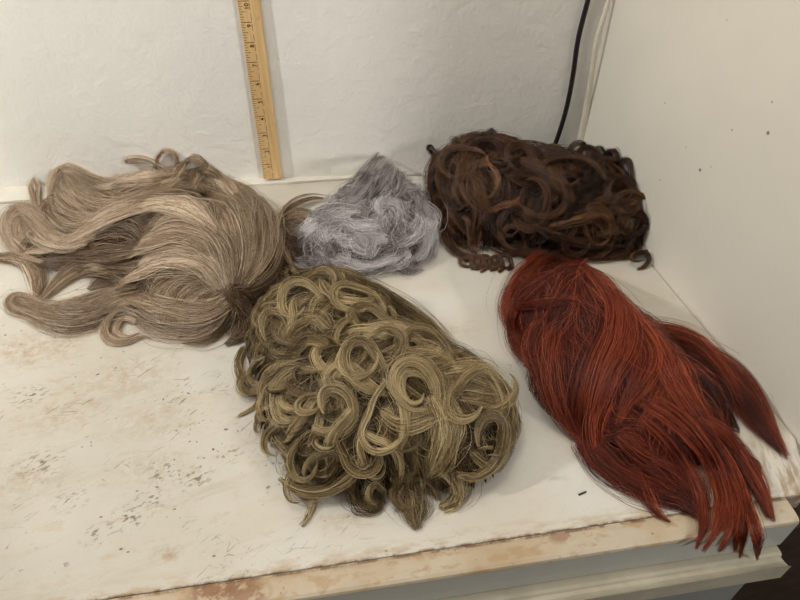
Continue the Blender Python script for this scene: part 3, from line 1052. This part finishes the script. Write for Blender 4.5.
def olive():
    W = Wig('wig', 'curly olive blonde wig with big ring curls, lying at the middle front of the worktop',
            [(325, 345, .085, .085, 0, .072), (379, 417, .102, .092, .3, .085), (440, 428, .074, .074, 0, .068), (310, 412, .052, .06, 0, .045)],
            [(46, 34, 17), (124, 102, 66), (202, 180, 136)], (375, 450), matname='olive_blonde_hair', seed=27)
    D = [(330, 300, 290, 330), (380, 320, 430, 350), (430, 380, 490, 400), (350, 420, 330, 470), (400, 440, 420, 500), (300, 380, 260, 400), (460, 430, 480, 470), (320, 300, 340, 350)]
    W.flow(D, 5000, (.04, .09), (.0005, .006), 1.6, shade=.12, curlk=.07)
    W.waves(74, D, shade=(.1, .65), S=46, w=.008, lift=(.002, .008))
    W.waves(34, D, shade=(.1, .6), S=40, w=.007, L=(.03, .055), starts=W.rim(34, .022, .05), lift=(.001, .005))
    W.waves(26, D, shade=(.6, 1.0), S=34, w=.005, lift=(.008, .014), hook=(.008, .016))
    rand_curls(W, 14, S=30, per=1, r=(.010, .016), shade=(.25, .75), turns=(.7, 1.1), tilt=.8, w=.003)
    for (px, py, r, a0, tn, w, S, sh, kw) in [
        (360, 359, 21, 2.0, 1.5, .008, 130, .66, {}),
        (360, 359, 24, 4.0, 1.2, .004, 60, .85, {}),
        (413, 386, 25, 1.0, 1.6, .009, 150, .70, {}),
        (412, 388, 16, 3.0, 1.3, .006, 80, .8, {}),
        (336, 407, 21, 0.5, 1.4, .008, 110, .58, {}),
        (309, 405, 13, 2.5, 1.5, .005, 70, .6, {}),
        (256, 385, 18, 1.0, 1.4, .006, 80, .62, {}),
        (262, 372, 15, 3.0, 1.3, .006, 70, .5, {}),
        (329, 470, 24, 0.0, 1.4, .009, 120, .55, {}),
        (300, 485, 19, 1.5, 1.4, .007, 80, .62, {}),
        (306, 460, 20, 3.5, 1.3, .006, 80, .5, {}),
        (490, 440, 22, 0.7, 1.3, .009, 110, .5, {}),
        (370, 320, 22, 2.2, 1.3, .009, 110, .56, {}),
        (322, 284, 17, 0.3, 1.2, .006, 70, .62, {}),
        (294, 300, 19, 2.8, 1.3, .006, 80, .7, {}),
        (275, 330, 18, 1.2, 1.3, .006, 80, .55, {}),
        (384, 428, 23, 4.5, 1.1, .006, 70, .7, {}),
        (440, 488, 22, 1.0, 1.1, .009, 100, .55, {}),
        (412, 492, 18, 2.6, 1.2, .008, 90, .5, {}),
        (498, 392, 21, 5.0, 1.2, .008, 90, .55, {}),
        (385, 345, 20, 0.0, 1.2, .008, 90, .45, {}),
        (352, 300, 18, 3.3, 1.2, .006, 80, .6, {}),
        (425, 345, 22, 1.9, 1.1, .008, 90, .42, {}),
        (466, 400, 20, 3.9, 1.1, .008, 90, .62, {}),
        (362, 455, 20, 5.1, 1.1, .008, 90, .55, {}),
        (280, 440, 20, 2.2, 1.2, .006, 80, .55, {}),
    ]:
        W.curl(px, py, r, a0, tn * .72, w * .55, .003, int(S * .55), sh + .08, off=.012, face=.4, lift=.012, r1=.86, tail=1.0, **kw)
    for pts, w, t, S, sh in [
        ([(400, 470, 6), (405, 490, 6), (412, 508, 5), (415, 522, 4), (418, 530, 2)], .014, .004, 120, .36),
        ([(430, 395, 8), (440, 415, 10), (442, 440, 10), (434, 465, 8), (425, 480, 5)], .011, .005, 120, .7),
        ([(450, 405, 8), (452, 430, 9), (446, 455, 8), (436, 478, 5)], .009, .004, 90, .62),
        ([(440, 375, 6), (465, 372, 9), (490, 380, 10), (508, 395, 8), (514, 412, 5)], .012, .004, 110, .62),
        ([(455, 395, 6), (480, 396, 8), (500, 404, 8), (508, 422, 5), (502, 440, 3)], .010, .004, 90, .5),
        ([(300, 285, 4), (330, 275, 6), (360, 285, 6), (390, 305, 6), (420, 330, 5), (445, 350, 3)], .012, .004, 120, .5),
        ([(340, 282, 4), (375, 292, 6), (405, 312, 6), (435, 338, 5), (455, 360, 3)], .012, .004, 120, .42),
        ([(330, 330, 8), (315, 318, 9), (300, 322, 9), (288, 335, 7), (290, 352, 5)], .008, .004, 80, .7),
        ([(330, 345, 8), (310, 340, 9), (295, 350, 9), (282, 365, 6), (268, 372, 4)], .008, .004, 80, .64),
        ([(320, 370, 8), (295, 368, 8), (272, 380, 7), (250, 390, 5), (240, 382, 6), (246, 370, 6)], .008, .004, 80, .58),
        ([(345, 395, 8), (330, 380, 10), (345, 370, 11), (365, 385, 9), (390, 395, 7)], .007, .003, 70, .74),
        ([(380, 410, 8), (400, 420, 8), (430, 410, 8), (460, 395, 6)], .008, .003, 80, .7),
        ([(300, 468, 4), (288, 450, 6), (276, 432, 6), (270, 412, 5)], .006, .003, 60, .5),
        ([(245, 345, 5), (238, 362, 5), (243, 380, 4), (255, 396, 3)], .004, .002, 40, .45),
        ([(326, 486, 6), (308, 490, 7), (295, 476, 7), (290, 456, 6)], .007, .003, 70, .6),
        ([(350, 480, 4), (362, 500, 4), (375, 506, 3), (385, 500, 2)], .012, .003, 90, .2),
        ([(455, 470, 5), (462, 490, 5), (452, 502, 3), (440, 505, 2)], .007, .003, 70, .6),
        ([(470, 450, 5), (490, 465, 5), (500, 455, 4), (512, 430, 4), (514, 405, 4)], .007, .003, 80, .6),
        ([(282, 296, 6), (275, 285, 8), (285, 275, 9), (300, 272, 8), (318, 276, 6)], .006, .003, 60, .66),
        ([(300, 310, 6), (270, 305, 8), (252, 320, 8), (246, 335, 6), (238, 340, 4)], .005, .003, 60, .5),
    ]:
        W.lock(pts, w, t, S, sh)
    W.flow(D, 700, (.03, .06), (.003, .010), 2.0, shade=.6, curlk=.16, fly=.6, name='flyaway_hair')


# ================================================================== grey wig
def grey():
    W = Wig('wig', 'small silver grey wig of short tousled hair with a pointed flap by the back wall', 
            [(362, 240, .066, .075, 0, .056), (392, 232, .053, .088, 0, .070), (335, 250, .05, .05, 0, .035)],
            [(86, 77, 70), (158, 149, 144), (228, 222, 222)], (370, 250), matname='silver_grey_hair', rough=.4, seed=31, rad=.0002)
    D = [(400, 200, 360, 215), (340, 215, 350, 250), (330, 240, 380, 262), (430, 220, 425, 255), (400, 240, 350, 235), (420, 200, 395, 190), (370, 260, 410, 265)]
    W.flow(D, 6500, (.025, .06), (.0005, .006), 1.8, shade=.34, curlk=.09, freq=80)
    # the pointed flap standing against the back of the heap
    for k in range(13):
        u = k / 12
        x0, x1 = 336 + 62 * u, 379 + 22 * u
        y1 = 153 + 19 * u
        W.lock([(x0, 200 - 4 * u, 6), (x0 * .62 + x1 * .38, 200 * .62 + y1 * .38 + 1, 16), (x0 * .25 + x1 * .75, 200 * .25 + y1 * .75, 26), (x1, y1 - 1, 32)], .007, .004, 50, .22 + .4 * ((k * 5) % 7) / 7, ends=.3, wob=1.6)
    rng = W.rng
    for k in range(70):
        x, y = W.inside(1, .012)[0]
        H = Hair()
        W.curl_at(H, x, y, rng.uniform(.010, .020), rng.uniform(0, 6.28), rng.uniform(.25, .6), .010, .004, 40, rng.uniform(.3, 1.0), rng.uniform(.000, .004), .4, r1=.8, clumps=40, ends=.5)
        H.build('tuft', W.mat, W.root)
    for pts, w, S, sh in [
        ([(395, 190, 5), (412, 186, 7), (425, 196, 6), (432, 212, 5), (434, 230, 4)], .010, 90, .75),
        ([(400, 205, 6), (388, 198, 8), (378, 206, 8), (384, 216, 6)], .006, 60, .9),
        ([(420, 215, 6), (425, 235, 6), (420, 252, 5), (408, 262, 3)], .008, 90, .95),
        ([(428, 220, 5), (431, 240, 5), (425, 258, 4), (412, 268, 2)], .008, 80, .8),
        ([(390, 240, 6), (370, 236, 7), (350, 242, 6), (335, 236, 4)], .008, 80, .9),
        ([(400, 255, 5), (375, 262, 5), (350, 262, 4), (325, 254, 3), (312, 246, 2)], .010, 90, .85),
        ([(340, 205, 5), (325, 208, 6), (316, 216, 5), (310, 230, 3)], .008, 80, .6),
        ([(360, 215, 6), (340, 215, 7), (325, 224, 6), (318, 240, 4)], .009, 80, .75),
        ([(380, 225, 6), (360, 225, 7), (342, 218, 6), (330, 220, 5)], .008, 70, .95),
        ([(375, 262, 3), (360, 268, 2), (345, 270, 1)], .010, 70, .3),
        ([(410, 250, 5), (395, 262, 4), (385, 270, 2)], .008, 70, .85),
        ([(395, 262, 4), (410, 268, 3), (424, 270, 1)], .008, 60, .5),
    ]:
        W.lock(pts, w * 1.3, .004, S, sh, clumps=50, ends=.5)
    W.flow(D, 600, (.03, .06), (.002, .010), 2.0, shade=.7, curlk=.12, fly=2.0, name='flyaway_hair')


# ================================================================== brown curly wig
def brown():
    W = Wig('wig', 'dark brown curly wig heaped in the back corner of the worktop below the black cable',
            [(482, 208, .080, .110, 0, .094), (545, 216, .09, .10, 0, .088), (598, 220, .078, .085, 0, .070)],
            [(22, 13, 8), (72, 46, 30), (136, 96, 66)], (540, 250), matname='dark_brown_hair', seed=41, spec=.4)
    D = [(470, 150, 440, 180), (450, 190, 460, 240), (490, 170, 480, 220), (530, 160, 570, 180), (560, 200, 520, 215), (600, 190, 630, 220), (540, 240, 580, 250), (490, 230, 500, 255), (620, 240, 640, 245)]
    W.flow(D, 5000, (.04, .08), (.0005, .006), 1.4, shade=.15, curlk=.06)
    W.waves(84, D, shade=(.08, .6), S=44, w=.0075, lift=(.002, .008), hook=(.005, .010), L=(.045, .08), bend=.025)
    W.waves(34, D, shade=(.05, .5), S=40, w=.007, L=(.035, .06), starts=W.rim(34, .012, .045), lift=(.001, .005), hook=(.005, .009), bend=.02)
    W.waves(26, D, shade=(.55, 1.0), S=28, w=.005, lift=(.006, .012), hook=(.007, .014))
    for (px, py, r, a0, tn, w, S, sh) in [
        (514, 238, 15, .5, 1.5, .007, 110, .62), (512, 222, 14, 2.5, 1.2, .006, 80, .5),
        (596, 226, 18, 1.0, 1.5, .008, 120, .66), (580, 238, 16, 3.0, 1.2, .006, 80, .45),
        (532, 203, 24, 5.4, 1.1, .007, 100, .62), (540, 195, 26, 5.0, 1.0, .006, 80, .5),
        (620, 192, 15, 2.0, 1.4, .006, 80, .4), (632, 222, 13, .5, 1.4, .006, 80, .42), (641, 244, 11, 2.0, 1.5, .005, 70, .45),
        (610, 175, 14, 4.0, 1.3, .006, 80, .45), (626, 205, 12, 3.0, 1.4, .005, 70, .5), (470, 195, 18, 1.0, 1.2, .007, 90, .55),
        (455, 165, 17, 3.0, 1.2, .007, 90, .5), (485, 150, 16, 0.0, 1.2, .007, 90, .5), (520, 160, 18, 1.6, 1.2, .007, 90, .45),
        (560, 172, 20, 2.8, 1.2, .007, 90, .42), (590, 160, 14, 1.2, 1.3, .006, 80, .4), (640, 258, 9, 1.2, 1.4, .004, 50, .5),
    ]:
        W.curl(px, py, r, a0, tn * .8, w * .65, .003, int(S * .7), sh, off=.010, face=.4, lift=.010, r1=.85, tail=.9)
    for k in range(5):   # row of open coils at the lower left edge
        W.curl(468 + 9 * k, 262 + (k % 2), 8, 1.5, 1.2, .0028, .0018, 34, .55, off=.005, face=.6, lift=.004)
    for pts, w, S, sh in [
        ([(440, 150, 6), (432, 172, 7), (436, 200, 7), (450, 225, 6), (466, 245, 5), (480, 256, 3)], .011, 110, .55),
        ([(452, 145, 6), (444, 170, 8), (450, 200, 8), (462, 225, 6), (476, 240, 4)], .012, 120, .45),
        ([(470, 150, 7), (464, 175, 9), (470, 198, 9), (482, 212, 7)], .009, 90, .6),
        ([(480, 160, 8), (476, 185, 9), (484, 205, 8), (498, 212, 6)], .010, 100, .72),
        ([(450, 200, 6), (446, 225, 6), (456, 248, 5), (475, 258, 3), (495, 262, 2)], .009, 90, .4),
        ([(520, 160, 7), (545, 170, 9), (560, 185, 8), (570, 200, 6), (566, 208, 5)], .011, 110, .62),
        ([(510, 172, 8), (540, 176, 10), (560, 190, 9), (572, 206, 6)], .010, 100, .55),
        ([(500, 155, 6), (525, 148, 8), (550, 152, 8), (575, 162, 6), (590, 175, 5)], .012, 110, .4),
        ([(460, 142, 5), (485, 136, 8), (510, 140, 8), (530, 152, 6)], .010, 90, .45),
        ([(548, 225, 7), (575, 218, 9), (598, 212, 9), (612, 222, 7), (610, 240, 5)], .008, 90, .6),
        ([(530, 222, 6), (552, 232, 8), (578, 240, 7), (605, 244, 5), (630, 246, 3)], .010, 100, .5),
        ([(560, 248, 5), (590, 256, 5), (618, 256, 4), (645, 252, 3)], .009, 90, .55),
        ([(500, 245, 5), (525, 252, 6), (550, 254, 5), (575, 262, 3)], .012, 110, .35),
        ([(592, 205, 7), (612, 200, 7), (628, 208, 6), (636, 224, 4)], .007, 70, .45),
        ([(582, 165, 5), (598, 158, 8), (602, 168, 6), (596, 180, 5)], .006, 60, .4),
        ([(596, 178, 6), (604, 158, 12), (614, 152, 14), (618, 164, 10), (616, 180, 6)], .007, 70, .3),
        ([(590, 176, 6), (594, 158, 12), (600, 148, 14), (606, 154, 11)], .005, 50, .25),
        ([(608, 184, 6), (618, 166, 10), (626, 160, 11), (630, 172, 8), (630, 190, 5)], .007, 70, .35),
        ([(478, 148, 5), (486, 138, 9), (492, 131, 13), (496, 138, 10), (500, 148, 6)], .004, 40, .3),
        ([(438, 160, 4), (431, 152, 6), (428, 148, 8), (431, 146, 8), (436, 152, 6)], .0025, 24, .3),
        ([(572, 172, 5), (568, 158, 11), (572, 146, 16), (582, 144, 16), (589, 151, 13), (586, 164, 8), (578, 172, 5)], .0032, 50, .25),
        ([(570, 170, 5), (567, 156, 11), (574, 144, 17), (585, 147, 15), (588, 158, 11)], .002, 24, .35),
    ]:
        W.lock(pts, w, .004, S, sh)
    W.flow(D, 450, (.03, .06), (.003, .010), 1.8, shade=.55, curlk=.16, fly=.4, name='flyaway_hair')


# ================================================================== red wig
def red():
    W = Wig('wig', 'long straight auburn red wig at the right, its ends hanging over the worktop edge',
            [(566, 330, .063, .078, .3, .074), (600, 378, .080, .085, .3, .062), (648, 413, .074, .068, .3, .048), (686, 424, .042, .042, .3, .024)],
            [(26, 9, 6), (104, 39, 23), (172, 80, 48)], (610, 400), matname='auburn_red_hair', rough=.45, seed=53, spec=.35)
    D = [(545, 262, 520, 300), (560, 300, 540, 350), (600, 290, 640, 340), (600, 350, 590, 410), (640, 350, 660, 400), (600, 430, 640, 470), (680, 380, 720, 430), (660, 430, 700, 490), (530, 310, 560, 380), (720, 430, 750, 480)]
    W.flow(D, 6000, (.06, .13), (.0005, .005), .45, shade=.3, m=20)
    rng = W.rng
    L = [
        # smooth crown at the back left
        ([(575, 258, 3), (550, 254, 5), (530, 268, 6), (514, 290, 6), (508, 315, 5), (518, 345, 4)], .012, 130, .6),
        ([(580, 262, 3), (556, 262, 6), (536, 278, 6), (520, 300, 6), (515, 325, 5), (526, 355, 4)], .013, 140, .5),
        ([(560, 275, 3), (535, 292, 5), (520, 312, 5), (520, 340, 5), (534, 372, 4)], .014, 150, .55),
        ([(508, 312, 4), (524, 306, 6), (545, 302, 6), (570, 300, 6), (592, 308, 5)], .007, 80, .4),
        ([(586, 262, 3), (570, 255, 6), (552, 252, 6), (538, 258, 4), (528, 268, 3)], .008, 90, .68),
        ([(545, 320, 4), (540, 350, 5), (552, 385, 5), (570, 415, 4), (580, 440, 3)], .016, 160, .48),
        ([(560, 330, 4), (560, 360, 6), (566, 395, 5), (576, 425, 4), (592, 452, 3)], .016, 160, .55),
        # parting sweep
        ([(575, 262, 3), (592, 275, 6), (610, 300, 7), (612, 330, 8), (598, 360, 8), (586, 395, 7), (580, 430, 6), (592, 462, 4), (620, 484, 3)], .011, 150, .66),
        ([(576, 268, 3), (600, 292, 5), (622, 315, 7), (622, 345, 8), (608, 375, 8), (596, 410, 7), (592, 440, 6), (606, 468, 4)], .012, 150, .55),
        ([(578, 268, 3), (608, 298, 5), (634, 328, 6), (650, 355, 8), (640, 385, 8), (626, 405, 6), (618, 425, 4)], .012, 150, .62),
        ([(580, 270, 3), (612, 300, 5), (640, 328, 6), (662, 354, 7), (668, 380, 8), (652, 410, 7), (638, 430, 5)], .012, 150, .7),
        ([(582, 274, 2), (618, 302, 4), (650, 328, 4), (675, 354, 5), (696, 376, 5), (712, 402, 4)], .012, 140, .5),
        ([(660, 335, 5), (672, 360, 8), (684, 388, 8), (702, 412, 7), (718, 428, 5)], .012, 130, .72),
        ([(650, 345, 5), (664, 372, 8), (682, 400, 8), (700, 424, 6), (712, 432, 4)], .010, 110, .64),
        ([(612, 312, 2, .7), (640, 326, 4), (664, 332, 6), (684, 336, 8), (704, 348, 10), (724, 372, 10), (738, 396, 8), (748, 420, 5)], .010, 120, .72),
        ([(618, 322, 2, .7), (646, 338, 5), (672, 343, 7), (690, 348, 8), (712, 362, 9), (734, 382, 8), (746, 404, 6)], .010, 110, .5),
        ([(640, 332, 3, .5), (672, 340, 5), (700, 350, 7), (722, 360, 8), (744, 378, 8), (762, 405, 7), (776, 432, 5), (788, 456, 3)], .008, 110, .5),
        ([(650, 342, 3, .6), (680, 356, 5), (705, 370, 7), (730, 385, 8), (752, 405, 7), (770, 432, 5), (786, 460, 2)], .010, 120, .36),
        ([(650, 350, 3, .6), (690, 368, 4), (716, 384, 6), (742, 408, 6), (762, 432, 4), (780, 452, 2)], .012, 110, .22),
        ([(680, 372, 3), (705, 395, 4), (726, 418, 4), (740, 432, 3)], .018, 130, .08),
        # lower locks
        ([(640, 400, 5), (668, 418, 7), (692, 440, 7), (712, 468, 6), (722, 500, 5), (716, 530, 5), (702, 552, 5)], 0.0065, 130, .66),
        ([(650, 395, 5), (678, 412, 7), (702, 438, 7), (722, 470, 6), (732, 505, 5), (728, 535, 5), (718, 552, 5)], 0.0058, 120, .58),
        ([(640, 415, 5), (664, 435, 6), (684, 462, 6), (700, 495, 5), (704, 525, 5), (696, 550, 5)], 0.0058, 110, .5),
        ([(670, 410, 5), (700, 428, 6), (722, 455, 6), (738, 490, 5), (744, 525, 5), (740, 558, 5)], 0.0058, 120, .62),
        ([(690, 425, 5), (714, 442, 6), (732, 470, 6), (746, 505, 5), (756, 535, 5), (757, 560, 4)], 0.0043, 90, .56),
        ([(690, 415, 5), (716, 428, 7), (738, 450, 7), (756, 478, 6), (768, 505, 4), (774, 522, 2)], 0.0072, 120, .55),
        ([(700, 430, 5), (726, 445, 6), (746, 468, 6), (760, 495, 4), (768, 518, 2)], 0.0072, 110, .4),
        ([(580, 440, 3), (600, 462, 4), (625, 480, 4), (652, 492, 3), (676, 498, 2), (692, 502, 2)], .014, 140, .42),
        ([(600, 440, 4), (624, 460, 5), (652, 474, 5), (680, 486, 4), (702, 500, 3)], .016, 150, .3),
        ([(620, 430, 4), (645, 448, 5), (670, 464, 5), (694, 485, 4), (708, 505, 3)], .016, 150, .4),
        ([(636, 462, 4), (644, 482, 4), (652, 502, 3), (662, 516, 2), (671, 522, 1)], .0055, 70, .5),
        ([(612, 400, 5), (600, 425, 6), (604, 450, 5), (622, 470, 4), (646, 482, 3)], .010, 110, .64),
        ([(740, 456, 3), (752, 462, 3), (758, 474, 2), (760, 480, 1)], .003, 40, .2),
        ([(712, 440, 5), (732, 470, 6), (740, 500, 5), (738, 530, 5), (734, 552, 4)], .007, 90, .42),
        ([(630, 470, 3), (655, 486, 3), (682, 500, 3), (700, 518, 3)], .014, 110, .22),
    ]
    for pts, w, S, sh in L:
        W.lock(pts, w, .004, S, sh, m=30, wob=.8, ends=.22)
    W.flow(D, 500, (.06, .13), (.002, .008), .8, shade=.6, fly=2.0, name='flyaway_hair', curlk=.03)


for fn in (blonde, olive, grey, brown, red):
    fn()
